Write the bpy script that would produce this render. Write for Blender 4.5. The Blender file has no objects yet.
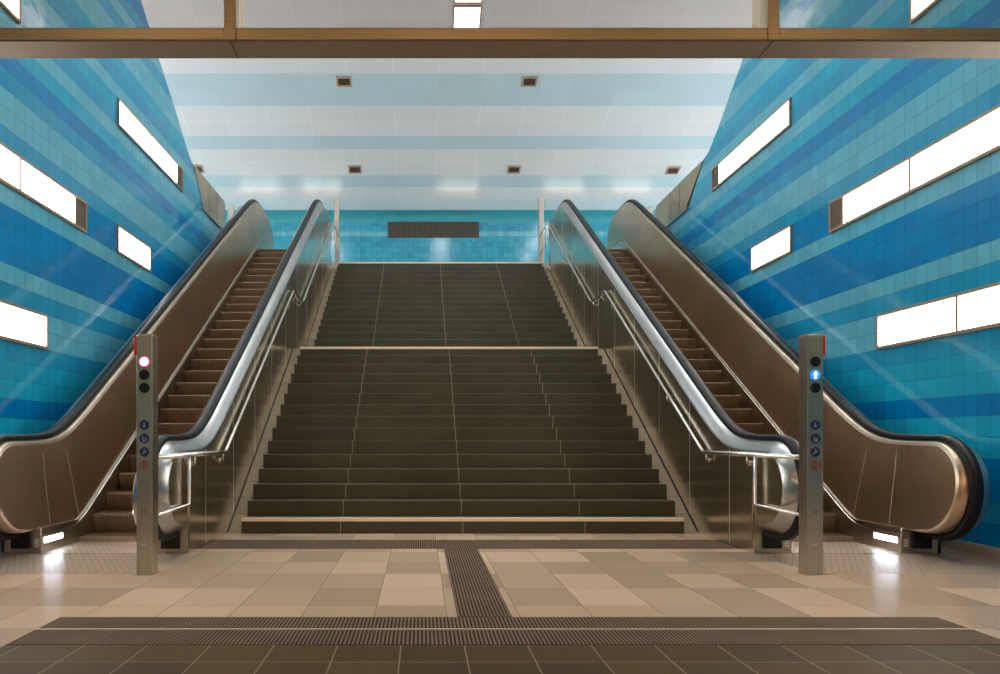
import bpy, bmesh, math, random
from mathutils import Vector, Matrix
random.seed(7)
C = bpy.context.scene.collection
PI = math.pi
# ------------------------------------------------------------------ materials
def newmat(name):
    m = bpy.data.materials.new(name); m.use_nodes = True
    nt = m.node_tree; b = nt.nodes['Principled BSDF']
    return m, nt, b
def lk(nt, a, b): nt.links.new(a, b)
def coords(nt, order='XYZ', off=(0,0,0)):
    g = nt.nodes.new('ShaderNodeNewGeometry')
    s = nt.nodes.new('ShaderNodeSeparateXYZ'); lk(nt, g.outputs['Position'], s.inputs[0])
    c = nt.nodes.new('ShaderNodeCombineXYZ')
    for i, k in enumerate(order):
        if k in 'XYZ': lk(nt, s.outputs[k], c.inputs[i])
    a = nt.nodes.new('ShaderNodeVectorMath'); a.operation = 'ADD'; a.inputs[1].default_value = off
    lk(nt, c.outputs[0], a.inputs[0]); return a.outputs[0]
def noise(nt, vec, scale, detail=3, rough=.5):
    n = nt.nodes.new('ShaderNodeTexNoise'); n.inputs['Scale'].default_value = scale
    n.inputs['Detail'].default_value = detail; n.inputs['Roughness'].default_value = rough
    if vec is not None: lk(nt, vec, n.inputs['Vector'])
    return n.outputs['Fac']
def ramp(nt, fac, c1, c2, p1=.3, p2=.7):
    r = nt.nodes.new('ShaderNodeValToRGB'); lk(nt, fac, r.inputs[0])
    r.color_ramp.elements[0].color = (*c1, 1); r.color_ramp.elements[1].color = (*c2, 1)
    r.color_ramp.elements[0].position = p1; r.color_ramp.elements[1].position = p2
    return r.outputs[0]
def bump(nt, b, h, strength=.2, dist=.01):
    n = nt.nodes.new('ShaderNodeBump'); n.inputs['Strength'].default_value = strength
    n.inputs['Distance'].default_value = dist
    lk(nt, h, n.inputs['Height']); lk(nt, n.outputs[0], b.inputs['Normal'])
def plain(name, col, rough=.5, metal=0., var=.0, nscale=8, spec=.5):
    m, nt, b = newmat(name)
    b.inputs['Roughness'].default_value = rough; b.inputs['Metallic'].default_value = metal
    b.inputs['Specular IOR Level'].default_value = spec
    if var:
        f = noise(nt, coords(nt), nscale)
        lk(nt, ramp(nt, f, tuple(c*(1-var) for c in col), tuple(min(1, c*(1+var)) for c in col)), b.inputs['Base Color'])
    else: b.inputs['Base Color'].default_value = (*col, 1)
    return m
def emis(name, col, s):
    m, nt, b = newmat(name)
    b.inputs['Base Color'].default_value = (*[min(1, c*.8) for c in col], 1)
    b.inputs['Emission Color'].default_value = (*col, 1); b.inputs['Emission Strength'].default_value = s
    return m
def tiles(name, col, order, off, w, h, mortar=.004, var=.10, rough=.12, mcol=None, bs=.25, wav=.0, metal=0, offset=0.):
    m, nt, b = newmat(name)
    v = coords(nt, order, off)
    t = nt.nodes.new('ShaderNodeTexBrick'); lk(nt, v, t.inputs['Vector'])
    t.offset = offset; t.squash = 1.0
    t.inputs['Scale'].default_value = 1; t.inputs['Mortar Size'].default_value = mortar
    t.inputs['Mortar Smooth'].default_value = .1; t.inputs['Bias'].default_value = 0
    t.inputs['Brick Width'].default_value = w; t.inputs['Row Height'].default_value = h
    t.inputs['Color1'].default_value = (*[c*(1-var) for c in col], 1)
    t.inputs['Color2'].default_value = (*[min(1, c*(1+var)) for c in col], 1)
    mc = mcol or tuple(c*.55 for c in col)
    t.inputs['Mortar'].default_value = (*mc, 1)
    lk(nt, t.outputs['Color'], b.inputs['Base Color'])
    b.inputs['Roughness'].default_value = rough; b.inputs['Metallic'].default_value = metal
    inv = nt.nodes.new('ShaderNodeMath'); inv.operation = 'SUBTRACT'; inv.inputs[0].default_value = 1
    lk(nt, t.outputs['Fac'], inv.inputs[1])
    if wav:
        n = noise(nt, v, 5, 1)
        mu = nt.nodes.new('ShaderNodeMath'); mu.operation = 'MULTIPLY_ADD'; mu.inputs[1].default_value = wav
        lk(nt, n, mu.inputs[0]); lk(nt, inv.outputs[0], mu.inputs[2]); bump(nt, b, mu.outputs[0], bs, .004)
    else: bump(nt, b, inv.outputs[0], bs, .004)
    return m
def steel(name, col=(.56,.50,.41), rough=.22, streak='Z', amt=.12, wav=.0, scratch=.06):
    m, nt, b = newmat(name)
    b.inputs['Metallic'].default_value = 1
    g = coords(nt)
    mp = nt.nodes.new('ShaderNodeMapping'); lk(nt, g, mp.inputs[0])
    mp.inputs['Scale'].default_value = {'Z': (90, 90, 1.5), 'Y': (90, 1.5, 90), 'X': (1.5, 90, 90)}[streak]
    n1 = noise(nt, mp.outputs[0], 1, 2); n2 = noise(nt, g, 1.3, 4)
    mx = nt.nodes.new('ShaderNodeMath'); mx.operation = 'MULTIPLY_ADD'; mx.inputs[1].default_value = .35
    lk(nt, n1, mx.inputs[0]); 
    m2 = nt.nodes.new('ShaderNodeMath'); m2.operation = 'MULTIPLY'; m2.inputs[1].default_value = .65; lk(nt, n2, m2.inputs[0])
    lk(nt, m2.outputs[0], mx.inputs[2])
    lk(nt, ramp(nt, mx.outputs[0], tuple(c*(1-amt) for c in col), tuple(c*(1+amt) for c in col), .35, .65), b.inputs['Base Color'])
    mr = nt.nodes.new('ShaderNodeMapRange'); mr.inputs['To Min'].default_value = max(.03, rough-scratch); mr.inputs['To Max'].default_value = rough+scratch
    lk(nt, mx.outputs[0], mr.inputs[0]); lk(nt, mr.outputs[0], b.inputs['Roughness'])
    if wav: bump(nt, b, n2, wav, .02)
    return m
M = {}
Y0_ = 8.67
M['steel'] = steel('brushed_steel', rough=.30)
M['panel'] = steel('balustrade_steel', (.56,.45,.33), rough=.30, wav=.12)
M['clad'] = steel('cladding_steel', (.80,.71,.57), rough=.22, wav=.25, scratch=.04)
M['deck'] = steel('deck_steel', (.50,.50,.49), rough=.3, streak='Y')
M['rail'] = steel('rail_steel', (.68,.64,.58), rough=.2, streak='Y')
M['seam'] = plain('bright_seam', (.85,.82,.76), .35, .6)
M['parapet'] = steel('parapet_steel', (.62,.48,.33), rough=.32, wav=.2)
M['rubber'] = plain('black_rubber', (.009,.009,.010), .42, spec=.22)
M['black'] = plain('black_recess', (.008,.008,.008), .6)
M['gap'] = plain('dark_gap', (.012,.009,.006), .8)
M['portal'] = steel('bronze_frame', (.66,.58,.40), rough=.38, streak='X')
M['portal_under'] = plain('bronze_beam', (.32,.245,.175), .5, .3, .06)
M['white'] = plain('white_enamel', (.9,.9,.88), .4)
M['red'] = plain('red_plastic', (.65,.02,.02), .35)
M['bluedisc'] = plain('blue_sign', (.012,.03,.11), .35)
M['redring'] = plain('red_sign_ring', (.38,.05,.03), .4)
M['greydisc'] = plain('grey_sign_disc', (.18,.165,.14), .5)
M['icon'] = plain('pale_icon', (.42,.45,.5), .5)
M['marking'] = plain('engraved_mark', (.10,.09,.07), .5)
M['lensoff'] = plain('lamp_lens_off', (.012,.011,.010), .15)
M['lensred'] = emis('lamp_lens_red', (1,.03,.22), .8)
M['corered'] = emis('lamp_core_pink', (1,.8,.9), 2)
M['lensblue'] = emis('lamp_lens_blue', (.01,.20,1), .55)
M['coreblue'] = emis('lamp_arrow_white', (.7,.9,1), 2)
M['skirtlamp'] = emis('skirt_lamp_glow', (.75,.85,1), 10)
M['wlamp'] = emis('wall_lamp_diffuser', (1,.88,.75), 7)
M['clamp'] = emis('ceiling_lamp_diffuser', (.90,.96,1), 11)
M['slamp'] = emis('stair_ceiling_lamp', (1,.96,.9), 1.6)
M['warmfill'] = emis('hall_fill_glow', (1,.60,.32), 11)  # out-of-view fill, added to warm and brighten the floor and steel
M['lframe'] = plain('lamp_frame', (.34,.25,.17), .45, .2)
M['louvre'] = plain('lamp_end_louvre', (.20,.16,.12), .6, .2)
M['base'] = plain('cream_skirting', (.42,.35,.26), .5, 0, .05)
M['slab'] = plain('upper_floor_stone', (.55,.50,.44), .4, 0, .08)
M['plaster'] = plain('hall_plaster', (.45,.38,.30), .7, 0, .04)
M['ventframe'] = plain('vent_frame', (.42,.30,.20), .5)
M['ventdark'] = plain('vent_louvre', (.075,.04,.02), .6)
M['grille'] = plain('grille_slat', (.10,.085,.065), .5)
Z0, RH = 1.46, .196
TW = dict(deep=(0.0,.205,.49), mid=(.015,.30,.52), light=(.11,.43,.57), teal=(.01,.36,.56), pale=(.18,.48,.58))
for k, c in TW.items():
    M['side_'+k] = tiles('wall_tile_'+k, c, 'YZ0', (100*.18-.03, -Z0+RH*100, 0), .18, RH, mortar=.0035, var=.07, rough=.09, wav=1.8)
M['back_tile'] = tiles('back_wall_tile', (.05,.38,.52), 'XZ0', (18, 2.2, 0), .18, .18, mortar=.006, var=.14, rough=.10, wav=1.2, mcol=(.02,.24,.36))
M['back_tile_pale'] = tiles('back_wall_tile_pale', (.16,.50,.60), 'XZ0', (18, 2.2, 0), .18, .18, mortar=.006, var=.14, rough=.10, wav=1.2)
CE = (12, -20.72+.54*80, 0)
M['ceil_white'] = tiles('ceiling_panel_white', (.70,.72,.74), 'XY0', CE, 1.2, .54, .006, .02, .2, (.86,.87,.88), .1)
M['ceil_blue'] = tiles('ceiling_panel_blue', (.50,.64,.70), 'XY0', CE, 1.2, .54, .006, .03, .22, (.5,.64,.70), .1)
M['ceil_pale'] = tiles('ceiling_panel_pale', (.60,.71,.76), 'XY0', CE, 1.2, .54, .006, .03, .22, (.6,.7,.75), .1)
M['cove'] = plain('teal_cove', (.06,.40,.48), .3, 0, .08, 3)
M['floor'] = tiles('floor_tile_beige', (.55,.40,.28), 'XY0', (.4345*100+.307, 58-4.96, 0), .4345, .58, .003, .26, .22, (.30,.22,.16), .12, 0)
M['floor_dark'] = tiles('floor_tile_dark', (.072,.046,.013), 'XY0', (32.5+.24, 30-4.02, 0), .325, .30, .004, .25, .5, (.22,.17,.10), .15, 1.0)
M['plate'] = tiles('landing_plate', (.50,.38,.28), 'XY0', (20, 20, 0), .055, .055, .010, .05, .34, (.30,.23,.17), .5, 0, .0, .5)
M['strip_base'] = plain('tactile_groove', (.022,.014,.009), .8, 0, .1, spec=.1)
M['strip_rib'] = plain('tactile_rib', (.15,.10,.062), .6, 0, .12, 3, spec=.15)
M['strip_line'] = plain('threshold_strip', (.55,.47,.36), .4, .3)
M['stone_pale'] = tiles('pale_side_stone', (.24,.18,.11), 'YX0', (.3*10-Y0_, .0, 0), .3, 9, .006, .15, .6)
M['nosing'] = plain('cream_nosing', (.80,.66,.47), .5)
# stair stone with joints
def stair_stone():
    m, nt, b = newmat('dark_stair_stone')
    v = coords(nt)
    n = noise(nt, v, 60, 3); n2 = noise(nt, v, 1.5, 3)
    mx = nt.nodes.new('ShaderNodeMath'); mx.operation = 'MULTIPLY_ADD'; mx.inputs[1].default_value = .4
    lk(nt, n, mx.inputs[0]); lk(nt, n2, mx.inputs[2])
    col = ramp(nt, mx.outputs[0], (.044,.037,.021), (.070,.060,.036), .45, .95)
    s = nt.nodes.new('ShaderNodeSeparateXYZ'); lk(nt, v, s.inputs[0])
    cur = None
    for x in (-1.352, 0, 1.352):
        c = nt.nodes.new('ShaderNodeMath'); c.operation = 'COMPARE'; c.inputs[1].default_value = x; c.inputs[2].default_value = .006
        lk(nt, s.outputs['X'], c.inputs[0])
        if cur is None: cur = c.outputs[0]
        else:
            a = nt.nodes.new('ShaderNodeMath'); a.operation = 'MAXIMUM'; lk(nt, cur, a.inputs[0]); lk(nt, c.outputs[0], a.inputs[1]); cur = a.outputs[0]
    mix = nt.nodes.new('ShaderNodeMix'); mix.data_type = 'RGBA'
    lk(nt, cur, mix.inputs['Factor']); lk(nt, col, mix.inputs[6]); mix.inputs[7].default_value = (.24,.21,.15,1)
    lk(nt, mix.outputs[2], b.inputs['Base Color']); b.inputs['Roughness'].default_value = .42
    return m
M['stone'] = stair_stone()
def ribbed():
    m, nt, b = newmat('ribbed_step_metal')
    v = coords(nt); s = nt.nodes.new('ShaderNodeSeparateXYZ'); lk(nt, v, s.inputs[0])
    a = nt.nodes.new('ShaderNodeMath'); a.operation = 'MULTIPLY'; a.inputs[1].default_value = 2*PI/.018; lk(nt, s.outputs['X'], a.inputs[0])
    c = nt.nodes.new('ShaderNodeMath'); c.operation = 'SINE'; lk(nt, a.outputs[0], c.inputs[0])
    lk(nt, ramp(nt, c.outputs[0], (.13,.080,.048), (.36,.245,.16), 0., 1.), b.inputs['Base Color'])
    b.inputs['Roughness'].default_value = .42; b.inputs['Metallic'].default_value = .55
    bump(nt, b, c.outputs[0], .6, .004); return m
M['step'] = ribbed()
def glassmat():
    m, nt, b = newmat('tinted_pane')
    b.inputs['Base Color'].default_value = (.93,.88,.86,1); b.inputs['Transmission Weight'].default_value = 1
    b.inputs['Roughness'].default_value = 0.0; b.inputs['IOR'].default_value = 1.45
    # straight-through tinted pane with fresnel sheen
    tr = nt.nodes.new('ShaderNodeBsdfTransparent'); tr.inputs[0].default_value = (.90,.85,.83,1)
    gl = nt.nodes.new('ShaderNodeBsdfGlossy'); gl.inputs['Roughness'].default_value = .05
    fr = nt.nodes.new('ShaderNodeFresnel'); fr.inputs[0].default_value = 1.35
    mix = nt.nodes.new('ShaderNodeMixShader'); lk(nt, fr.outputs[0], mix.inputs[0]); lk(nt, tr.outputs[0], mix.inputs[1]); lk(nt, gl.outputs[0], mix.inputs[2])
    lk(nt, mix.outputs[0], nt.nodes['Material Output'].inputs['Surface']); nt.nodes.remove(b)
    return m
M['glass'] = glassmat()
M['floor_dark'].node_tree.nodes['Principled BSDF'].inputs['Specular IOR Level'].default_value = .08
M['stone'].node_tree.nodes['Principled BSDF'].inputs['Specular IOR Level'].default_value = .35
# ------------------------------------------------------------------ mesh helpers
class MB:
    def __init__(s): s.bm = bmesh.new(); s.mats = []
    def mi(s, m):
        if m not in s.mats: s.mats.append(m)
        return s.mats.index(m)
    def face(s, pts, m, smooth=False):
        try: f = s.bm.faces.new([s.bm.verts.new(p) for p in pts])
        except ValueError: return
        f.material_index = s.mi(m); f.smooth = smooth; return f
    def box(s, x0, x1, y0, y1, z0, z1, m, bev=0):
        x0, x1 = min(x0,x1), max(x0,x1); y0, y1 = min(y0,y1), max(y0,y1)
        g = bmesh.ops.create_cube(s.bm, size=1)
        vs = g['verts']
        for v in vs: v.co = Vector(((x0+x1)/2+v.co.x*(x1-x0), (y0+y1)/2+v.co.y*(y1-y0), (z0+z1)/2+v.co.z*(z1-z0)))
        fs = {f for v in vs for f in v.link_faces}; i = s.mi(m)
        for f in fs: f.material_index = i
        if bev:
            es = list({e for v in vs for e in v.link_edges})
            r = bmesh.ops.bevel(s.bm, geom=es, offset=bev, segments=2, profile=.5, affect='EDGES')
            for f in r['faces']: f.material_index = i
    def prism_x(s, poly, x0, x1, m):   # poly of (y,z)
        n = len(poly)
        a = [s.bm.verts.new((x0, y, z)) for y, z in poly]; b = [s.bm.verts.new((x1, y, z)) for y, z in poly]
        i = s.mi(m); fs = [s.bm.faces.new(a), s.bm.faces.new(b[::-1])]
        for k in range(n): fs.append(s.bm.faces.new((a[k], b[k], b[(k+1)%n], a[(k+1)%n])))
        for f in fs: f.material_index = i
    def prism_y(s, poly, y0, y1, m):   # poly of (x,z)
        n = len(poly)
        a = [s.bm.verts.new((x, y0, z)) for x, z in poly]; b = [s.bm.verts.new((x, y1, z)) for x, z in poly]
        i = s.mi(m); fs = [s.bm.faces.new(a), s.bm.faces.new(b[::-1])]
        for k in range(n): fs.append(s.bm.faces.new((a[k], b[k], b[(k+1)%n], a[(k+1)%n])))
        for f in fs: f.material_index = i
    def loft(s, rings, m, closed=True, smooth=True, caps=True):
        R = [[s.bm.verts.new(p) for p in r] for r in rings]; i = s.mi(m); n = len(R[0])
        for a, b in zip(R, R[1:]):
            for k in range(n if closed else n-1):
                f = s.bm.faces.new((a[k], a[(k+1)%n], b[(k+1)%n], b[k])); f.material_index = i; f.smooth = smooth
        if closed and caps:
            for r in (R[0], R[-1]):
                f = s.bm.faces.new(r); f.material_index = i
    def tube(s, pts, r, m, n=10):
        pts = [Vector(p) for p in pts]; rings = []
        for k, p in enumerate(pts):
            t = ((pts[k+1]-p).normalized() if k+1 < len(pts) else Vector()) + ((p-pts[k-1]).normalized() if k else Vector())
            t.normalize()
            a = Vector((1,0,0)) if abs(t.x) < .9 else Vector((0,0,1))
            u = t.cross(a).normalized(); w = t.cross(u)
            cosn = 1
            if 0 < k < len(pts)-1: cosn = max(.5, t.dot((pts[k+1]-p).normalized()))
            rings.append([p + (u*math.cos(2*PI*j/n) + w*math.sin(2*PI*j/n))*r/ (1) for j in range(n)])
        s.loft(rings, m)
    def disc(s, x, y, z, r, d, m, n=24, rin=0):   # axis along -Y; from y to y-d
        if rin:
            prof = [(r, 0), (r, -d), (rin, -d), (rin, 0)]
            rings = [[(x+q*math.cos(2*PI*k/n), y+e, z+q*math.sin(2*PI*k/n)) for q, e in prof] for k in range(n+1)]
            s.loft(rings, m, caps=False, smooth=False)
        else:
            s.prism_y([(x+r*math.cos(2*PI*k/n), z+r*math.sin(2*PI*k/n)) for k in range(n)], y, y-d, m)
    def build(s, name, parent=None, bevel=0, autosmooth=False):
        bmesh.ops.remove_doubles(s.bm, verts=s.bm.verts, dist=1e-6)
        bmesh.ops.recalc_face_normals(s.bm, faces=s.bm.faces)
        me = bpy.data.meshes.new(name); s.bm.to_mesh(me); s.bm.free()
        for m in s.mats: me.materials.append(m)
        o = bpy.data.objects.new(name, me); C.objects.link(o)
        if parent is not None:
            o.parent = parent
            o.matrix_parent_inverse = parent.matrix_basis.inverted()
        return o
def tag(o, label=None, cat=None, group=None, kind=None):
    if label: o['label'] = label
    if cat: o['category'] = cat
    if group: o['group'] = group
    if kind: o['kind'] = kind
    return o
def empty(name, loc, label, cat, group=None):
    o = bpy.data.objects.new(name, None); C.objects.link(o); o.location = loc; o.empty_display_size = .2
    return tag(o, label, cat, group)
def dup(root, loc, rotz, label, group=None):
    r = root.copy(); C.objects.link(r); r.location = loc; r.rotation_euler = (0,0,rotz); r['label'] = label
    if group: r['group'] = group
    for ch in list(root.children):
        c = ch.copy(); C.objects.link(c); c.parent = r
        for g in ch.children:
            d = g.copy(); C.objects.link(d); d.parent = c
    return r
def struct(mb, name):
    o = mb.build(name); o['kind'] = 'structure'; return o
# ------------------------------------------------------------------ setting constants
WX = 4.67; UP = 5.27; S = .17/.30
YN = -7.0                      # rear of the near hall
YP = 4.24                      # portal beam
YB = 26.6                      # back wall
# ------------------------------------------------------------------ floor
mb = MB()
STRX = 2.6
def q(x0, x1, y0, y1, m, z=0.): mb.face([(x0,y0,z),(x1,y0,z),(x1,y1,z),(x0,y1,z)], m)
q(-WX, -STRX, YN, 4.02, M['floor']); q(STRX, WX, YN, 4.02, M['floor']); q(-STRX, STRX, YN, -1.0, M['floor'])
q(-STRX, STRX, -1.0, 4.02, M['floor_dark'])
q(-WX, -STRX, 4.02, 4.645, M['floor']); q(STRX, WX, 4.02, 4.645, M['floor'])
q(-STRX, STRX, 4.02, 4.645, M['strip_base'])
q(-WX, -.245, 4.645, 6.12, M['floor']); q(.08, WX, 4.645, 6.12, M['floor']); q(-.245, .08, 4.645, 6.12, M['strip_base'])
for sx in (-1, 1):
    q(sx*STRX, sx*WX, 6.12, 8.4, M['plate'])
q(-STRX, -.245, 6.12, 7.49, M['floor']); q(.08, STRX, 6.12, 7.49, M['floor'])
q(-.245, .08, 6.12, 7.49, M['strip_base'])
q(-STRX, STRX, 7.49, 8.14, M['strip_base']); q(-STRX, STRX, 8.14, 8.8, M['floor'])
for sx in (-1, 1): q(sx*STRX, sx*WX, 8.4, 19, M['gap'], -.02)
mb.bm.normal_update()
for f in mb.bm.faces:
    if f.normal.z < 0: f.normal_flip()
me = bpy.data.meshes.new('floor'); mb.bm.to_mesh(me); mb.bm.free()
for m in mb.mats: me.materials.append(m)
fo = bpy.data.objects.new('floor', me); C.objects.link(fo); fo['kind'] = 'structure'
def ribs(x0, x1, y0, y1, name, gaps=()):
    b = MB(); n = int(round((x1-x0)/.02167)); p = (x1-x0)/n
    for k in range(n):
        a = x0+p*k+.003
        b.box(a, a+p*.56, y0, y1, .0006, .0036, M['strip_rib'])
    return struct(b, name)
for j, (a, b_) in enumerate(((4.025, 4.325), (4.355, 4.64))):
    for t in range(16): pass
    ribs(-STRX, STRX, a, b_, 'trim_%d' % (j+1))
ribs(-.245, .08, 4.65, 7.485, 'trim_3'); ribs(-STRX+.01, STRX-.01, 7.495, 8.135, 'trim_4')
b = MB(); b.box(-STRX, STRX, 4.332, 4.350, 0.0006, .006, M['strip_line']); struct(b, 'trim_5')
for sx, nm in ((-1, 'left'), (1, 'right')):
    b = MB(); b.box(sx*(WX-.03), sx*WX, YN, 7.9, 0, .085, M['base']); struct(b, 'baseboard_'+nm)
# ------------------------------------------------------------------ side walls (tiled bands, slanted upper edge)
def band(z):
    k = int(math.floor((z-Z0)/RH+1e-4))
    t = {-8:'deep',-7:'deep',-6:'mid',-5:'deep',-4:'deep',-3:'teal',-2:'teal',-1:'deep',-0:'teal',1:'teal',2:'mid',3:'light',4:'light',5:'mid',6:'light',
         7:'deep',8:'deep',9:'deep',10:'light',11:'deep',12:'deep',13:'mid',14:'light',15:'light',16:'mid',17:'deep',
         18:'teal',19:'light',20:'mid',21:'teal',22:'light',23:'mid',24:'teal',25:'light',26:'light',27:'mid',28:'light',29:'mid',30:'deep'}
    if k in t:
        return t[k]
    return ['light','mid','teal','pale','mid','light'][k % 6]
t_low = {-1:'deep', -2:'deep'}
def sidewall(sx, name, top):
    b = MB()
    poly = [(YN, -.05), (19.2, -.05), (19.2, 5.5)] + top + [(YP+.2, 12.3), (YN, 12.3)]
    b.prism_x(poly, sx*WX, sx*(WX+.22), M['side_mid'])
    bm = b.bm
    for k in range(-8, 60):
        z = Z0+RH*k
        if z > 12.2: break
        bmesh.ops.bisect_plane(bm, geom=bm.verts[:]+bm.edges[:]+bm.faces[:], plane_co=(0,0,z), plane_no=(0,0,1))
    for f in bm.faces:
        f.material_index = b.mi(M['side_'+band(f.calc_center_median().z)])
        if abs(f.normal.x) < .5: f.material_index = b.mi(M['parapet'])
    struct(b, name)
sidewall(1, 'wall_right', [(15.0, 5.5), (14.2, 6.11), (13.96, 6.16), (13.57, 6.38), (13.06, 6.72), (12.49, 7.10), (11.6, 7.75), (10.2, 8.72)])
sidewall(-1, 'wall_left', [(15.15, 5.5), (14.49, 6.05), (14.06, 6.27), (13.34, 6.72), (12.53, 7.16), (11.73, 7.66), (10.2, 8.62)])
# steel parapets of the upper floor
def parapet(sx, yend, ytip, label):
    e = empty('stairwell_parapet', (sx*(WX+.1), 16.5, UP), label, 'parapet', None)
    x0, x1 = sx*(WX-.012), sx*(WX+.24)
    b = MB(); r = .13
    arc = [(yend-r+r*math.sin(a), 6.10-r+r*math.cos(a)) for a in [PI/2*k/8 for k in range(9)]]
    arc2 = [(yend-.06+.06*math.cos(a), 5.60-.06*math.sin(a)) for a in [PI/2*k/4 for k in range(5)]]
    b.prism_x([(15.15, 5.48), (ytip, 6.105)] + arc + [(yend, 5.7)] + [(yend-.25, 5.48)], x0, x1, M['parapet'])
    b.build('panel', e)
    b = MB(); b.prism_x([(15.0, 5.44), (yend-.2, 5.44), (yend-.2, 5.485), (15.0, 5.485)], sx*(WX-.03), x1, M['steel']); b.build('edge_trim', e)
    for y in (15.5, 16.1): b = MB(); b.box(x0-sx*.002, x0, y, y+.012, 5.49, 6.09, M['black']); b.build('panel_joint', e)
parapet(-1, 16.8, 14.45, 'brown steel parapet above the left escalator, at the top edge of the blue wall')
parapet(1, 17.1, 14.2, 'curved brown steel parapet above the right escalator, at the end of the blue wall')
# ------------------------------------------------------------------ high hall: ceiling, back wall, upper floor
CA = 1.069+17.5
def cz(y): return CA-.38*y
HX = 11.0
b = MB()
def cface(y0, y1, m): b.prism_x([(y0, cz(y0)), (y1, cz(y1)), (y1, cz(y1)+.12), (y0, cz(y0)+.12)], -HX, HX, m)
y = 17.29; ys = [17.29, 18.02] + [20.72-.54*k for k in range(4, 0, -1)] + [20.72+.54*k for k in range(0, 11)]
cols = {20.72:'b', 21.26:'b', 22.88:'b', 24.50:'b', 25.58:'p'}
for a, c in zip(ys, ys[1:]):
    k = cols.get(round(a, 2), 'w'); cface(a, c, M[{'w':'ceil_white','b':'ceil_blue','p':'ceil_pale'}[k]])
b.prism_x([(YP+.2, 12.0), (17.29, 12.0), (17.29, 12.12), (YP+.2, 12.12)], -HX, HX, M['ceil_white'])
struct(b, 'ceiling')
b = MB()
ya = ys[-1]; za = cz(ya); zt = 8.37
arc = [(ya, za)] + [(ya + (YB-ya)*math.sin(PI/2*k/8), zt + (za-zt)*(1-(1-math.cos(PI/2*k/8))**1.0) - (za-zt)*0) for k in range(1, 9)]
arc[-1] = (YB, zt)
b.prism_x(arc + [(YB, za+.12), (ya, za+.12)], -HX, HX, M['cove']); struct(b, 'trim_6')
b = MB()
b.prism_y([(-HX, UP-.2), (HX, UP-.2), (HX, 9.2), (-HX, 9.2)], YB, YB+.2, M['back_tile'])
bmesh.ops.bisect_plane(b.bm, geom=b.bm.verts[:]+b.bm.edges[:]+b.bm.faces[:], plane_co=(0,0,.18*45-2.2+1.98), plane_no=(0,0,1))
bmesh.ops.bisect_plane(b.bm, geom=b.bm.verts[:]+b.bm.edges[:]+b.bm.faces[:], plane_co=(0,0,.18*46-2.2+1.98), plane_no=(0,0,1))
for f in b.bm.faces:
    z = f.calc_center_median().z
    if .18*45-.22 < z < .18*46-.22: f.material_index = b.mi(M['back_tile_pale'])
struct(b, 'wall_back')
for sx, nm in ((-1, 'wall_upper_left'), (1, 'wall_upper_right')):
    b = MB(); b.box(sx*HX, sx*(HX+.2), YP+.2, YB+.2, UP-.2, 12.1, M['ceil_pale']); struct(b, nm)
b = MB()
b.box(-HX, HX, 18.82, YB, UP-.25, UP, M['slab'])
for sx in (-1, 1): b.box(sx*(WX+.22), sx*HX, YP+.4, 18.82, UP-.25, UP, M['slab'])
struct(b, 'floor_upper')
# near hall shell
b = MB(); b.box(-WX, WX, YN, YP+.2, 4.3, 4.45, M['plaster']); struct(b, 'ceiling_near')
b = MB(); b.box(-WX-.2, WX+.2, YN-.2, YN, -.05, 4.45, M['plaster']); struct(b, 'wall_rear')
b = MB(); b.box(-HX-.2, HX+.2, YP+.02, YP+.2, 4.45, 12.1, M['plaster'])
for sx in (-1, 1): b.box(sx*(WX+.2), sx*HX, YP+.02, YP+.2, UP-.3, 4.5, M['plaster'])
struct(b, 'wall_front')
# ------------------------------------------------------------------ portal
e = empty('glazed_portal', (0, YP, 3.2), 'bronze framed beam with glass panes above, crossing the whole view in front of the stairs', 'portal beam')
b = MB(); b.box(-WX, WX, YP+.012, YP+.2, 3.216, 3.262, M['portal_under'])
for x in (-1.497, 1.447): b.box(x-.002, x+.002, YP+.010, YP+.202, 3.2145, 3.25, M['gap'])
b.build('beam', e)
for x0, x1 in ((-WX, -1.53), (-1.463, 1.415), (1.48, WX)):
    b = MB(); b.box(x0, x1, YP, YP+.16, 3.225, 3.287, M['portal'], .004); b.build('transom', e)
for x in (-1.497, 1.447):
    b = MB(); b.box(x-.032, x+.032, YP-.004, YP+.2, 3.222, 4.295, M['portal'], .004); b.build('mullion', e)
for x0, x1 in ((-WX, -1.53), (-1.463, 1.415), (1.48, WX)):
    b = MB(); b.box(x0+.002, x1-.002, YP+.08, YP+.088, 3.288, 4.294, M['glass']); g = b.build('pane', e); g['label'] = 'tinted clear glass'
# ------------------------------------------------------------------ staircase
Y0 = 8.67; T = .30; R = .17; HB = 2.45; HC = 2.598
st = empty('staircase', (0, Y0, 0), 'wide dark stone staircase between the two escalators, with a landing halfway up', 'staircase')
def step(y, i, depth=T, strip=False):
    z1 = R*i; z0 = z1-R
    b = MB(); b.box(-HB, HB, y, y+depth+.03, z0, z1, M['stone'], .006)
    o = b.build('step', st)
    if strip:
        c = MB(); c.box(-HB, HB, y-.004, y+.05, z1-.036, z1+.003, M['nosing'], .002); e_ = c.build('nosing', o); e_['label'] = 'cream nosing strip'
for i in range(1, 15): step(Y0+T*(i-1), i, T, i == 1)
Y1 = Y0+14*T; YU = 14.30
step(Y1, 15, YU-Y1, True)
for i in range(16, 32): step(YU+T*(i-16), i, T, i == 31)
def jointz(Y):      # line where the cladding meets the sloping pale strips
    if Y < 12.95: z = max(0, .02 + S*(Y-Y0))
    elif Y < YU: z = R*15
    else: z = min(UP, R*15+.02+S*(Y-YU))
    return min(z, R*15) if Y < YU else z
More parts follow.
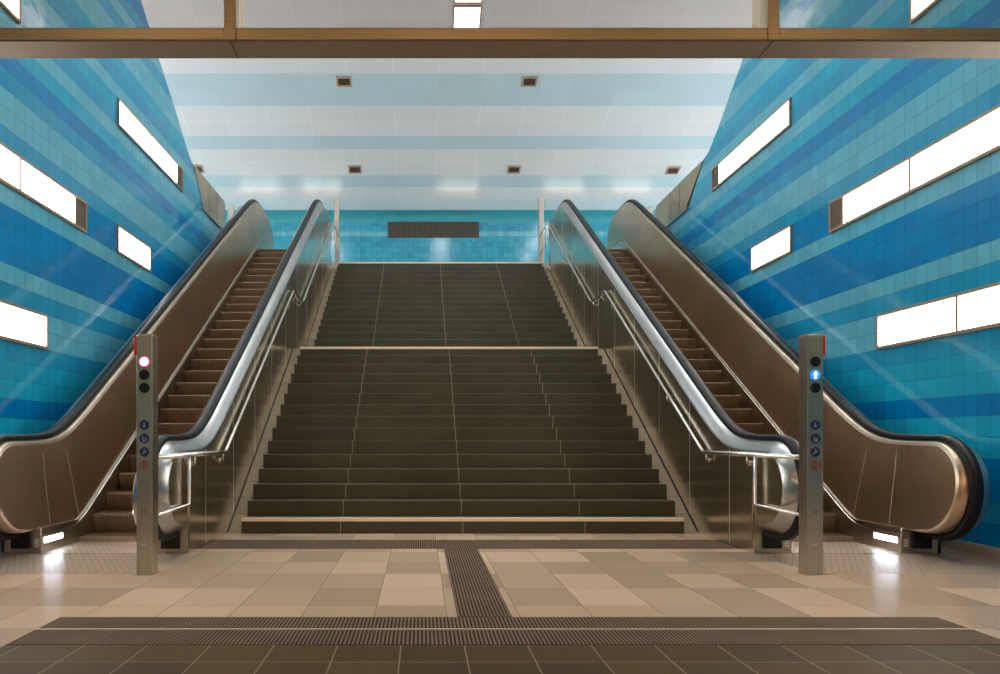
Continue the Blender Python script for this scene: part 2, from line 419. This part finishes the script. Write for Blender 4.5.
for sx in (-1, 1):
    for pts in ([(Y0-.03, 0), (13.135, 2.55), (YU-.03, 2.55), (YU-.03, 2.3), (13.3, 2.3), (9.0, -.05)], [(YU-.03, 2.56), (19.0, 5.225), (19.0, 5.0), (14.6, 2.3)]):
        b = MB(); b.prism_x(pts, sx*HB, sx*HC, M['stone_pale']); o = b.build('side_slope', st); o['label'] = 'pale stone sloping side strip'
# ------------------------------------------------------------------ escalators
def sp(x, k): return k*math.log1p(math.exp(x/k)) if x/k < 40 else x
def slope(Y, lo, hi, c, k=.09):
    L = S*Y+c
    z = lo + sp(L-lo, k)
    return hi - sp(hi-z, k)
CYB, CZB, RB = 6.95, .62, .43
CYT, CZT = 18.5, UP+.62
def ztop(Y): return slope(Y, 1.05, UP+1.05, -3.43, .10)
def zbot(Y): return slope(Y, .20, UP+.20, -4.471+.15, .05)
def railpath():
    p = [(7.25, CZB-RB), (7.1, CZB-RB)]
    for k in range(0, 25):
        a = -PI/2 - PI*k/24; p.append((CYB+RB*math.cos(a), CZB+RB*math.sin(a)))
    Y = CYB+.1
    while Y < CYT-.05: p.append((Y, ztop(Y))); Y += .1
    for k in range(0, 25):
        a = PI/2 - PI*k/24; p.append((CYT+RB*math.cos(a), CZT+RB*math.sin(a)))
    p.append((CYT-.2, CZT-RB)); return p
RP = railpath()
def offpath(n):
    out = []
    for k, (y, z) in enumerate(RP):
        a = RP[max(0, k-1)]; c = RP[min(len(RP)-1, k+1)]
        t = Vector((c[0]-a[0], c[1]-a[1])).normalized(); out.append((y-t.y*n, z+t.x*n))
    return out
def sweep(mb_, X, section, m, closed=False, smooth=True):   # section (x, n)
    cols = [offpath(n) for x, n in section]
    rings = [[(X(section[j][0] if not callable(section[j][0]) else section[j][0](*cols[j][k])), cols[j][k][0], cols[j][k][1]) for j in range(len(section))] for k in range(len(RP))]
    mb_.loft(rings, m, closed=closed, smooth=smooth)
PW = [.075]
def panx(y, z):
    lo = zbot(y); hi = ztop(y)-.06
    return .525+PW[0]*max(0, min(1, (z-lo)/(hi-lo)))
def face_columns(n):
    """(Y, top z) following the rail path on its upper side, at offset n"""
    P = offpath(n); return P[2+12:len(P)-1-12]
def panel(mb_, xf, cols, bot, m):
    prev = None; i = mb_.mi(m)
    N = 6
    for (y, zt_) in cols:
        for zb in (bot(y) if isinstance(bot(y), tuple) else (bot(y),)):
            col = [(xf(y, zb+(zt_-zb)*j/N), y, zb+(zt_-zb)*j/N) for j in range(N+1)]
            vs = [mb_.bm.verts.new(p) for p in col]
            if prev:
                for j in range(N):
                    f = mb_.bm.faces.new((prev[j], vs[j], vs[j+1], prev[j+1])); f.material_index = i; f.smooth = True
            prev = vs
def arcbot(y, r):
    if y < CYB: return CZB - math.sqrt(max(0, r*r-(y-CYB)**2))
    if y > CYT: return CZT - math.sqrt(max(0, r*r-(y-CYT)**2))
def dense(cols):
    out = []
    for a, c in zip(cols, cols[1:]):
        out.append(a)
        for s_ in (8.64, 7.2, 13.12, 14.26, 18.6):
            if a[0] < s_ < c[0]:
                f = (s_-a[0])/(c[0]-a[0]); out.append((s_, a[1]+(c[1]-a[1])*f))
    out.append(cols[-1]); return out
def escalator(sx, label):
    XC = sx*3.45
    e = empty('escalator', (XC, 8.0, 0), label, 'escalator')
    # steps
    for k in range(0, 29):
        z = .05+.2*k; y = (z+4.471)/S; z = UP - sp(UP-z, .10)
        b = MB()
        if k == 0: prof = [(y-.02, .0), (y, z-.01), (y+.015, z), (y+.46, z), (y+.46, -.01)]
        else:
            prof = [(y+.055, z-.205), (y+.028, z-.14), (y+.01, z-.07), (y, z-.015), (y+.012, z), (y+.42, z), (y+.42, z-.205)]
        b.prism_x(prof, XC-.5, XC+.5, M['step']); b.build('step', e)
    b = MB(); b.box(XC-.5, XC+.5, 7.15, 7.97, -.02, .004, M['plate']); o = b.build('comb_plate', e)
    b = MB(); b.box(XC-.5, XC+.5, 17.95, 18.84, UP-.03, UP+.012, M['step']); b.build('comb_plate', e)
    for side in (-1, 1):
        X = lambda x: XC + side*x
        inner = (side != sx)       # side towards the staircase
        PW[0] = .075 if inner else .098
        # handrail
        b = MB()
        sec = [(.663,-.012),(.658,.006),(.662,.024),(.678,.036),(.712,.041),(.746,.036),(.762,.024),(.766,.006),(.761,-.012),(.712,-.006)]
        sweep(b, X, sec, M['rubber'], closed=True); b.build('handrail', e)
        # rim + outer deck
        b = MB()
        sweep(b, X, [(panx,-.060),(lambda y, z: panx(y, z)+.008,-.045),(lambda y, z: panx(y, z)+(.022 if inner else .012),-.030),(.655,-.008 if inner else -.02),(.669,-.006 if inner else -.016),(.70,-.014),(.752,-.014)], M['rail'] if inner else M['panel'])
        b.build('rail_rim', e)
        b = MB()
        sweep(b, X, ([(.752,-.014),(.764,-.016),(.838,-.100),(.849,-.112),(.850,-.125)] if inner else [(.752,-.014),(.765,-.018),(.855,-.035),(.868,-.05),(.870,-.085)]), M['deck'])
        b.build('outer_deck', e)
        # inner panel
        b = MB()
        cols = face_columns(-.060)
        rr = RB-.060
        def bot(y):
            r = arcbot(y, rr)
            if r is not None: return r
            if y < 7.3: return (CZB-rr)+( .20-(CZB-rr))*(y-CYB)/(7.3-CYB)
            if y > 18.1: return UP+.2+(CZT-rr-UP-.2)*(y-18.1)/(CYT-18.1)
            return zbot(y)
        panel(b, lambda y, z: X(panx(y, z)), cols, bot, M['panel'])
        # welded panel joints
        for (ya_, yb_) in [(7.42, 7.45), (8.03, 7.92)]+[(9.3+1.25*k, 9.3+1.25*k+.0) for k in range(0, 7)]:
            za_, zb_ = zbot(ya_)+.01, ztop(yb_)-.07
            if ya_ > 9: ya_, yb_ = ya_+.28, yb_-.28; za_, zb_ = zbot(ya_)+.01, ztop(yb_)-.07
            w = .006
            b.face([(X(.523), ya_, za_), (X(.523), ya_+w*1.5, za_), (X(.524+PW[0]), yb_+w*1.5, zb_), (X(.524+PW[0]), yb_, zb_)], M['seam'])
        b.build('balustrade_panel', e)
        # skirt with ledge
        b = MB(); Ys = [7.2+.1*k for k in range(0, 114)]
        rings = []
        for y in Ys:
            zb = zbot(y); rings.append([(X(.505), y, max(-.02, zb-.42)), (X(.505), y, zb-.035), (X(.512), y, zb-.030), (X(.512), y, zb-.018), (X(.506), y, zb-.014), (X(.506), y, zb-.002), (X(.527), y, zb+.004)])
        b.loft(rings, M['steel'], closed=False, smooth=False)
        for f in b.bm.faces:
            c = f.calc_center_median()
            if abs(abs(c.x-XC)-.509) < .0008 and False: pass
        i = b.mi(M['black'])
        for f in b.bm.faces:
            c = f.calc_center_median(); d = abs(c.x-XC)
            if abs(d-.512) < .0004: f.material_index = i
        b.build('skirt_panel', e)
        # newel base box with handrail inlet
        b = MB(); b.box(X(.506), X(.846), 7.20, 7.95, 0, .235 if not inner else .305, M['steel'], .006); o = b.build('newel_base', e)
        b = MB(); b.box(X(.60), X(.775), 7.175, 7.20, .045, .205, M['black'], .004); o2 = b.build('handrail_inlet', e)
        b = MB(); b.box(X(.53), X(.565), 7.196, 7.199, .06, .13, M['white']); b.box(X(.535), X(.56), 7.1945, 7.196, .08, .085, M['marking']); b.box(X(.535), X(.56), 7.1945, 7.196, .10, .105, M['marking']); b.build('sticker', o)
        # skirt lamp
        b = MB(); b.box(X(.497), X(.506), 7.26, 7.62, .088, .138, M['skirtlamp'], .003); l = b.build('skirt_lamp', e); l['label'] = 'lit white lamp in the skirt'
        b = MB()
        b.box(X(.502), X(.5065), 7.245, 7.635, .078, .148, M['steel'], .002)
        b.build('lamp_bezel', l)
        # outer cladding
        b = MB(); dn = .125 if inner else .085; cols = dense(face_columns(-dn)); rr2 = RB-dn
        def bot2(y):
            r = arcbot(y, rr2)
            if r is not None: return r
            if y < 7.2: return CZB-rr2
            if inner:
                if abs(y-7.2) < 1e-6: return (CZB-rr2, 0.0)
                if y > 18.6: return UP
                return jointz(y)
            if abs(y-7.2) < 1e-6: return (CZB-rr2, 0.0)
            return max(0, min(UP, S*y-4.471-.3))
        panel(b, lambda y, z: X(.850 if inner else .870), cols, bot2, M['clad'] if inner else M['deck'])
        if inner:
            xo = .8515
            for y in [7.77+1.15*k for k in range(10)]:
                b.face([(X(xo), y, jointz(y)+.02), (X(xo), y+.008, jointz(y)+.02), (X(xo), y+.008, ztop(y)-.14), (X(xo), y, ztop(y)-.12)], M['seam'])
        o = b.build('side_cladding', e); o['label'] = 'polished steel side cladding'
        if inner:
            # dark shadow joint above the stair ends
            b = MB()
            def strip(ya_, yb_, n=2):
                pass
            for ya_, yb_ in ((8.66, 13.12), (14.31, 18.7)):
                pts = [(ya_, jointz(ya_)), (yb_, jointz(yb_)), (yb_, jointz(yb_)+.03), (ya_, jointz(ya_)+.03)]
                b.prism_x(pts, X(.8515), X(.853), M['gap'])
            b.build('joint_gap', o)
            # frame under the cladding (truss box) closing the underside
            b = MB()
            b.prism_x([(7.25, 0), (8.6, 0.0), (12.87, 2.3), (14.1, 2.3), (18.7, UP-.1), (18.7, UP+.1), (17.3, UP), (8.2, .02), (7.25, .02)], X(.56), X(.845), M['gap'])
            b.build('truss', e)
    return e
escalator(-1, 'left escalator with brown ribbed steps and steel balustrades, rising along the left blue wall')
escalator(1, 'right escalator with brown ribbed steps and steel balustrades, rising along the right blue wall')
# ------------------------------------------------------------------ stair handrails
def arcpts(p0, c, p1, n=6):
    out = []
    for k in range(n+1):
        t = k/n; out.append(tuple((1-t)**2*a+2*t*(1-t)*b_+t*t*d for a, b_, d in zip(p0, c, p1)))
    return out
def handrail(sx, label):
    x = sx*2.555; e = empty('stair_handrail', (x, 8.4, 0), label, 'handrail')
    b = MB()
    P = [(x, 6.2075, .907), (x, 8.30, .907)] + arcpts((x,8.33,.907),(x,8.38,.907),(x,8.42,.93)) + [(x, 12.80, 3.437), (x, 12.86, 3.46), (x, 13.86, 3.46), (x, 13.92, 3.483), (x, 18.60, 6.135), (x, 18.66, 6.16), (x, 19.895, 6.16)]
    b.tube(P, .020, M['rail'], 12); b.build('rail', e)
    for base, ya, yb in ((0, 7.07, 6.2075), (UP-.02, 19.0, 19.895)):
        b = MB(); lo, hi = base+.455, base+.907
        b.tube([(x, ya, hi), (x, ya, lo+.01), (x, ya+(.01 if yb > ya else -.01), lo), (x, yb, lo-.005)], .015, M['rail'], 10); b.build('end_loop', e)
    for y in (7.25, 8.28, 9.6, 11.0, 12.4, 13.1, 13.7, 15.0, 16.4, 17.8):
        z = .907 if y < 8.35 else (.907+S*(y-8.38) if y < 12.86 else (3.46 if y < 13.9 else 3.46+S*(y-13.9)))
        b = MB(); xw = sx*2.598
        b.tube([(x, y, z-.018), (x, y, z-.07), (x, y+.01, z-.085), (xw-sx*.0, y+.06, z-.085)], .008, M['rail'], 8)
        b.tube([(xw-sx*.012, y+.06, z-.085), (xw, y+.06, z-.085)], .028, M['rail'], 14)
        b.build('bracket', e)
handrail(-1, 'steel pipe handrail on the cladding at the left side of the stairs')
handrail(1, 'steel pipe handrail on the cladding at the right side of the stairs')
# ------------------------------------------------------------------ signal posts
def post(lit, loc, label, redside):
    e = empty('signal_post', loc, label, 'signal post', 'signal posts at the escalator ends')
    W, D, H = .062, .07, 1.868
    b = MB()
    prof = [(-W, -D), (W, -D), (W, D), (-W, D)]
    ch = .012
    pr = [(-W+.004,-D),(W-.004,-D),(W,-D+.004),(W,D-.004),(W-.004,D),(-W+.004,D),(-W,D-.004),(-W,-D+.004)]
    V0 = [b.bm.verts.new((x, y, 0.0)) for x, y in pr]; V1 = [b.bm.verts.new((x, y, H-.012)) for x, y in pr]; V2 = [b.bm.verts.new((x*.93, y*.93, H)) for x, y in pr]
    for A, B_ in ((V0, V1), (V1, V2)):
        for k in range(8): b.bm.faces.new((A[k], A[(k+1)%8], B_[(k+1)%8], B_[k]))
    b.bm.faces.new(V0); b.bm.faces.new(V2); b.mi(M['steel'])
    ob = b.build('body'); ob.parent = e
    def part(bb, n, par=e, lab=None):
        o = bb.build(n); o.parent = par
        if lab: o['label'] = lab
        return o
    b = MB(); b.box(-W-.006, W+.006, -D-.006, D+.006, 0, .008, M['steel'], .002); part(b, 'foot_plate')
    f = -D
    for k, z in enumerate((1.653, 1.55, 1.45)):
        b = MB(); on = (lit == k)
        m = M['lensoff'] if not on else (M['lensred'] if k == 0 else M['lensblue'])
        b.disc(0, f, z, .040, .005, m); o = part(b, 'lamp_lens', e, None if not on else ('lit pink red lamp' if k == 0 else 'lit blue lamp with a white upward arrow'))
        if on and k == 0: b = MB(); b.disc(0, f-.005, z, .031, .002, M['corered']); part(b, 'glow_core', o)
        if on and k == 1:
            b = MB(); b.prism_y([(-.007,z-.026),(.007,z-.026),(.007,z+.004),(.019,z+.002),(0,z+.028),(-.019,z+.002),(-.007,z+.004)], f-.005, f-.007, M['coreblue']); part(b, 'arrow', o)
    def stroke(bb, pts, w, m, y=f-.003):
        for (x0, z0), (x1, z1) in zip(pts, pts[1:]):
            d = Vector((x1-x0, z1-z0)); n = Vector((-d.y, d.x)).normalized()*w/2
            bb.prism_y([(x0+n.x, z0+n.y), (x1+n.x, z1+n.y), (x1-n.x, z1-n.y), (x0-n.x, z0-n.y)], y, y-.0012, m)
    for k, z in enumerate((1.162, 1.057, .953, .849)):
        b = MB(); lab = ['round blue sign with a small figure','round blue sign with a pushed cart','round blue sign with a rider on a slope','red ringed sign with a crossed out figure'][k]
        b.disc(0, f, z, .038, .003, M['bluedisc'] if k < 3 else M['greydisc'])
        if k == 3: b.disc(0, f-.003, z, .038, .0012, M['redring'], rin=.030)
        o = part(b, 'pictogram', e, lab)
        b = MB()
        if k == 0:
            stroke(b, [(-.010,z-.018),(-.002,z),(-.002,z+.008)], .006, M['icon']); stroke(b, [(.006,z-.018),(-.001,z)], .005, M['icon']); stroke(b, [(-.001,z+.004),(.012,z-.004)], .004, M['icon']); b.disc(0, f-.003, z+.016, .0055, .0012, M['icon'], 10)
        elif k == 1:
            stroke(b, [(-.012,z+.020),(-.008,z-.012),(.012,z-.014),(.016,z+.002),(-.010,z+.0)], .005, M['icon']); b.disc(-.006, f-.003, z-.020, .005, .0012, M['icon'], 10); b.disc(.010, f-.003, z-.020, .005, .0012, M['icon'], 10)
        elif k == 2:
            stroke(b, [(-.022,z-.014),(-.008,z-.010),(.012,z+.002),(.024,z+.004)], .006, M['icon']); stroke(b, [(0,z-.004),(0,z+.012)], .006, M['icon']); b.disc(.001, f-.003, z+.019, .005, .0012, M['icon'], 10)
        else:
            stroke(b, [(-.004,z-.018),(0,z),(.002,z+.010)], .006, M['marking']); stroke(b, [(.010,z-.016),(0,z)], .005, M['marking']); stroke(b, [(-.012,z+.002),(.012,z+.006)], .004, M['marking']); b.disc(.002, f-.003, z+.016, .005, .0012, M['marking'], 10)
            stroke(b, [(-.022,z+.022),(.022,z-.022)], .006, M['redring'], f-.0043)
        part(b, 'symbol', o)
    b = MB()
    for k in range(8):
        a = PI*k/4; stroke(b, [(.006*math.cos(a), .49+.006*math.sin(a)), (.020*math.cos(a), .49+.020*math.sin(a))], .003, M['marking'], f)
    part(b, 'star_mark', e, 'dark eight rayed star mark')
    b = MB()
    zz = .232
    for g in ([(-.020,zz-.008),(-.020,zz+.008),(-.010,zz+.008),(-.010,zz),(-.020,zz)], [(-.003,zz+.008),(-.003,zz-.008)], [(.004,zz+.008),(.018,zz+.008)], [(.011,zz+.008),(.011,zz-.008)]): stroke(b, g, .003, M['white'], f)
    part(b, 'serial_mark', e, 'small white letters')
    b = MB(); b.disc(0, f, .70, .003, .001, M['white'], 8); part(b, 'keyhole')
    b = MB(); b.box(redside*W, redside*(W+.022), -.069, .0, 1.705, 1.855, M['red'], .004); part(b, 'emergency_cap', e, 'red cap')
    return e
pl = post(0, (-2.605, 6.135, 0), 'square steel signal post at the foot of the left escalator with a lit pink lamp', -1)
pr_ = post(1, (2.592, 6.135, 0), 'square steel signal post at the foot of the right escalator with a lit blue arrow', 1)
dup(pr_, (-2.602, 19.97, UP), PI, 'distant pale signal post at the head of the stairs, left of the dark wall grille')
dup(pl, (2.602, 19.97, UP), PI, 'distant pale signal post at the head of the stairs, right of the dark wall grille')
# bollards glimpsed beyond the outer balustrades
bol = None
for k, (u0, u1, vt, Yb, lab) in enumerate([(228, 233.5, 205, 20.6, 'beige post at the top left just beyond the steel parapet, nearer the blue wall'), (237, 241.5, 205.5, 20.3, 'beige post at the top left touching the crest of the outer handrail'), (648.5, 653.5, 206, 20.4, 'beige post at the top right between handrail crest and parapet')]):
    x0 = -.462+(u0-421)*Yb/783; x1 = -.462+(u1-421)*Yb/783; zt_ = 1.069+(437-vt)*Yb/783
    e = empty('bollard_post', ((x0+x1)/2, Yb, UP), lab, 'post', 'posts at the top of the escalators')
    b = MB(); b.box(x0, x1, Yb, Yb+.13, UP, zt_-.03, M['slab'], .006); b.build('shaft', e)
    b = MB(); b.box(x0+.01, x1-.01, Yb+.01, Yb+.12, zt_-.03, zt_, M['steel'], .004); b.build('cap', e)
# ------------------------------------------------------------------ wall lights
MODL = 1.31
def wall_light(sx, yfar, z0, z1, n, louvre, label):
    ynear = yfar-(.30 if louvre else 0)-n*MODL
    e = empty('wall_light', (sx*WX, yfar, z0), label, 'wall light', 'flush wall lights on the blue walls')
    X = lambda d: sx*(WX-d)
    b = MB(); t = .034
    b.box(X(0), X(.030), ynear, yfar, z0, z0+t, M['lframe']); b.box(X(0), X(.030), ynear, yfar, z1-t, z1, M['lframe'])
    b.box(X(0), X(.030), yfar-t, yfar, z0+t, z1-t, M['lframe']); b.box(X(0), X(.030), ynear, ynear+t, z0+t, z1-t, M['lframe'])
    for k in range(1, n):
        ym = yfar-(.30 if louvre else 0)-k*MODL; b.box(X(0), X(.024), ym-.018, ym+.018, z0+t, z1-t, M['lframe'])
    b.build('frame', e)
    for k in range(n):
        ya = yfar-(.30 if louvre else 0)-k*MODL; yb = ya-MODL
        a = ya-(t if (k == 0 and not louvre) else .018); c = yb+(t if k == n-1 else .018)
        b = MB(); b.box(X(.001), X(.016), c, a, z0+t, z1-t, M['wlamp']); b.build('diffuser', e)
    if louvre:
        b = MB(); b.box(X(.001), X(.008), yfar-.30+.018, yfar-t, z0+t, z1-t, M['louvre'])
        for k in range(9):
            z = z0+t+(z1-z0-2*t)*(k+.5)/9; b.box(X(.008), X(.016), yfar-.28, yfar-t, z-.008, z+.004, M['lframe' if False else 'louvre'])
        b.build('end_louvre', e)
sd = {-1: 'left', 1: 'right'}
for sx in (-1, 1):
    wall_light(sx, 8.78, Z0+3*RH, Z0+5*RH, 3, False, 'lowest glowing strip light on the %s blue wall, beside the escalator foot' % sd[sx])
    wall_light(sx, 9.80, Z0+11*RH, Z0+13*RH, 4, True, 'long glowing strip light with end louvre at mid height on the %s blue wall' % sd[sx])
    wall_light(sx, 12.12, Z0+11*RH, Z0+13*RH, 1, False, 'short single glowing light at mid height on the %s blue wall, above the escalator' % sd[sx])
    wall_light(sx, 13.76, Z0+20*RH, Z0+22*RH, 2, True, 'slanting high glowing strip light near the far end of the %s blue wall' % sd[sx])
    wall_light(sx, 8.18, Z0+20*RH, Z0+22*RH, 2, False, 'glowing strip light at the top %s corner of the view, above the bronze beam' % sd[sx])
for sx in (-1, 1):  # unseen fill lights added on the upper side walls to brighten the ceiling
    for y in (8.0, 12.0, 16.0, 20.0, 24.0):
        e = empty('wall_light', (sx*HX, y, 7.0), 'long unseen fill light added on the %s side wall of the upper hall' % sd[sx], 'wall light', 'added upper hall fill lights ' + sd[sx])
        b = MB(); b.box(sx*HX, sx*(HX-.05), y-1.3, y+1.3, 6.8, 7.4, M['lframe']); b.build('frame', e)
        b = MB(); b.box(sx*(HX-.05), sx*(HX-.06), y-1.27, y+1.27, 6.83, 7.37, M['clamp']); b.build('diffuser', e)
# fittings on the back wall, seen mirrored in the glossy ceiling
def back_light(x, label):
    e = empty('wall_light', (x, YB, 6.3), label, 'wall light', 'strip lights low on the far wall')
    b = MB(); b.box(x-.72, x+.72, YB-.05, YB, 6.30, 6.66, M['lframe']); b.build('frame', e)
    for s_ in (-.37, .37):
        b = MB(); b.box(x+s_-.32, x+s_+.32, YB-.06, YB-.05, 6.33, 6.63, M['wlamp']); b.build('diffuser', e)
for x, lb in ((-6.2, 'strip light low on the far wall, behind the left escalator'), (-4.0, 'strip light low on the far wall, behind the left stair cladding'), (.85, 'strip light low on the far wall, behind the middle of the stairs'), (4.6, 'strip light low on the far wall, behind the right stair cladding'), (7.0, 'strip light low on the far wall, behind the right escalator')):
    back_light(x, lb)
# ------------------------------------------------------------------ ceiling lights and vents
def sloped(name, x0, x1, ya, yb, lab, cat, grp, lamp=True):
    e = empty(name, ((x0+x1)/2, (ya+yb)/2, cz((ya+yb)/2)), lab, cat, grp)
    def slabp(bb, X0, X1, YA, YB_, d0, d1, m): bb.prism_x([(YA, cz(YA)-d0), (YB_, cz(YB_)-d0), (YB_, cz(YB_)-d1), (YA, cz(YA)-d1)], X0, X1, m)
    t = .03 if lamp else .045
    b = MB()
    slabp(b, x0, x0+t, ya, yb, 0, .03, M['lframe' if lamp else 'ventframe']); slabp(b, x1-t, x1, ya, yb, 0, .03, M['lframe' if lamp else 'ventframe'])
    slabp(b, x0+t, x1-t, ya, ya+t, 0, .03, M['lframe' if lamp else 'ventframe']); slabp(b, x0+t, x1-t, yb-t, yb, 0, .03, M['lframe' if lamp else 'ventframe'])
    b.build('frame', e)
    b = MB()
    if lamp: slabp(b, x0+t, x1-t, ya+t, yb-t, .001, .018, M['slamp']); b.build('diffuser', e)
    else:
        slabp(b, x0+t, x1-t, ya+t, yb-t, .001, .008, M['ventdark'])
        n = 5
        for k in range(n):
            y_ = ya+t+(yb-ya-2*t)*(k+.5)/n; slabp(b, x0+t, x1-t, y_-.01, y_+.01, .008, .022, M['ventdark'])
        b.build('louvre', e)
sloped('ceiling_light', .32, 1.0, 18.78, 19.62, 'bright square ceiling light just above the bronze beam, lower of its pair', 'ceiling light', 'lights in the high ceiling')
sloped('ceiling_light', .32, 1.0, 17.86, 18.72, 'bright square ceiling light at the very top edge, upper of its pair', 'ceiling light', 'lights in the high ceiling')
for u, v, lb in ((344, 81, 'small bronze ceiling vent, left one of the nearer row'), (529.5, 81, 'small bronze ceiling vent, right one of the nearer row'), (197, 168.5, 'small bronze ceiling vent half hidden by the left blue wall'),
                 (355, 169, 'small bronze ceiling vent above the left stair handrail in the farther row'), (514, 169, 'small bronze ceiling vent above the right part of the stairs in the farther row'), (673, 170, 'small bronze ceiling vent beside the right steel parapet')):
    Y = 783*17.5/(734.5-v); x = -.462+(u-421)*Y/783
    sloped('ceiling_vent', x-.20, x+.20, Y-.16, Y+.16, lb, 'vent', 'vents in the striped ceiling', False)
# flat high ceiling luminaires over the stairwell and unseen warm fill lights added in the near hall
def flat_light(x0, x1, y0, y1, z, m, lab, grp):
    e = empty('ceiling_light', ((x0+x1)/2, (y0+y1)/2, z), lab, 'ceiling light', grp)
    b = MB(); t = .03
    b.box(x0, x0+t, y0, y1, z-.03, z, M['lframe']); b.box(x1-t, x1, y0, y1, z-.03, z, M['lframe']); b.box(x0+t, x1-t, y0, y0+t, z-.03, z, M['lframe']); b.box(x0+t, x1-t, y1-t, y1, z-.03, z, M['lframe'])
    b.build('frame', e)
    b = MB(); b.box(x0+t, x1-t, y0+t, y1-t, z-.018, z-.001, m); b.build('diffuser', e)
for y in (6.0, 9.0, 12.0, 15.0):
    for x in (-5.5, .66, 6.0): flat_light(x-.34, x+.34, y-.85, y+.85, 12.0, M['clamp'], 'square light panel in the flat high ceiling over the stairwell', 'lights in the flat high ceiling')
for y in (-5.5, -3.5, -1.5, .5):
    for x in (-2.9, 0, 2.9): flat_light(x-.75, x+.75, y-.15, y+.15, 4.3, M['warmfill'], 'long warm fill light added in the unseen low ceiling of the near hall', 'added warm fill lights in the near hall')
# back wall grille
e = empty('wall_grille', (0, YB, 7.8), 'long dark ventilation grille at the top of the far blue tiled wall', 'grille')
b = MB(); gx0, gx1, gz0, gz1 = -1.58, 1.51, 7.84, 8.37
b.box(gx0, gx1, YB-.03, YB-.001, gz0, gz1, M['ventdark'])
b.build('backing', e)
b = MB()
for k in range(40):
    x = gx0+(gx1-gx0)*(k+.5)/40; b.box(x-.018, x+.018, YB-.045, YB-.03, gz0, gz1, M['grille'])
b.build('slats', e)
# ------------------------------------------------------------------ world, camera
w = bpy.data.worlds.new('world'); bpy.context.scene.world = w; w.use_nodes = True
w.node_tree.nodes['Background'].inputs[0].default_value = (.05,.05,.05,1)
cam = bpy.data.cameras.new('camera'); co = bpy.data.objects.new('camera', cam); C.objects.link(co)
co.location = (-.462, 0, 1.069); co.rotation_euler = (PI/2, 0, 0)
cam.sensor_fit = 'HORIZONTAL'; cam.sensor_width = 36; cam.lens = 36*.783; cam.shift_x = .079; cam.shift_y = .100
cam.clip_start = .05; cam.clip_end = 200
sc = bpy.context.scene; sc.camera = co
sc.view_settings.view_transform = 'Standard'; sc.view_settings.look = 'None'; sc.view_settings.gamma = 1
sc.view_settings.use_curve_mapping = False; sc.view_settings.exposure = 1.25
sc.cycles.max_bounces = 10; sc.cycles.diffuse_bounces = 5; sc.cycles.glossy_bounces = 6; sc.cycles.sample_clamp_indirect = 6
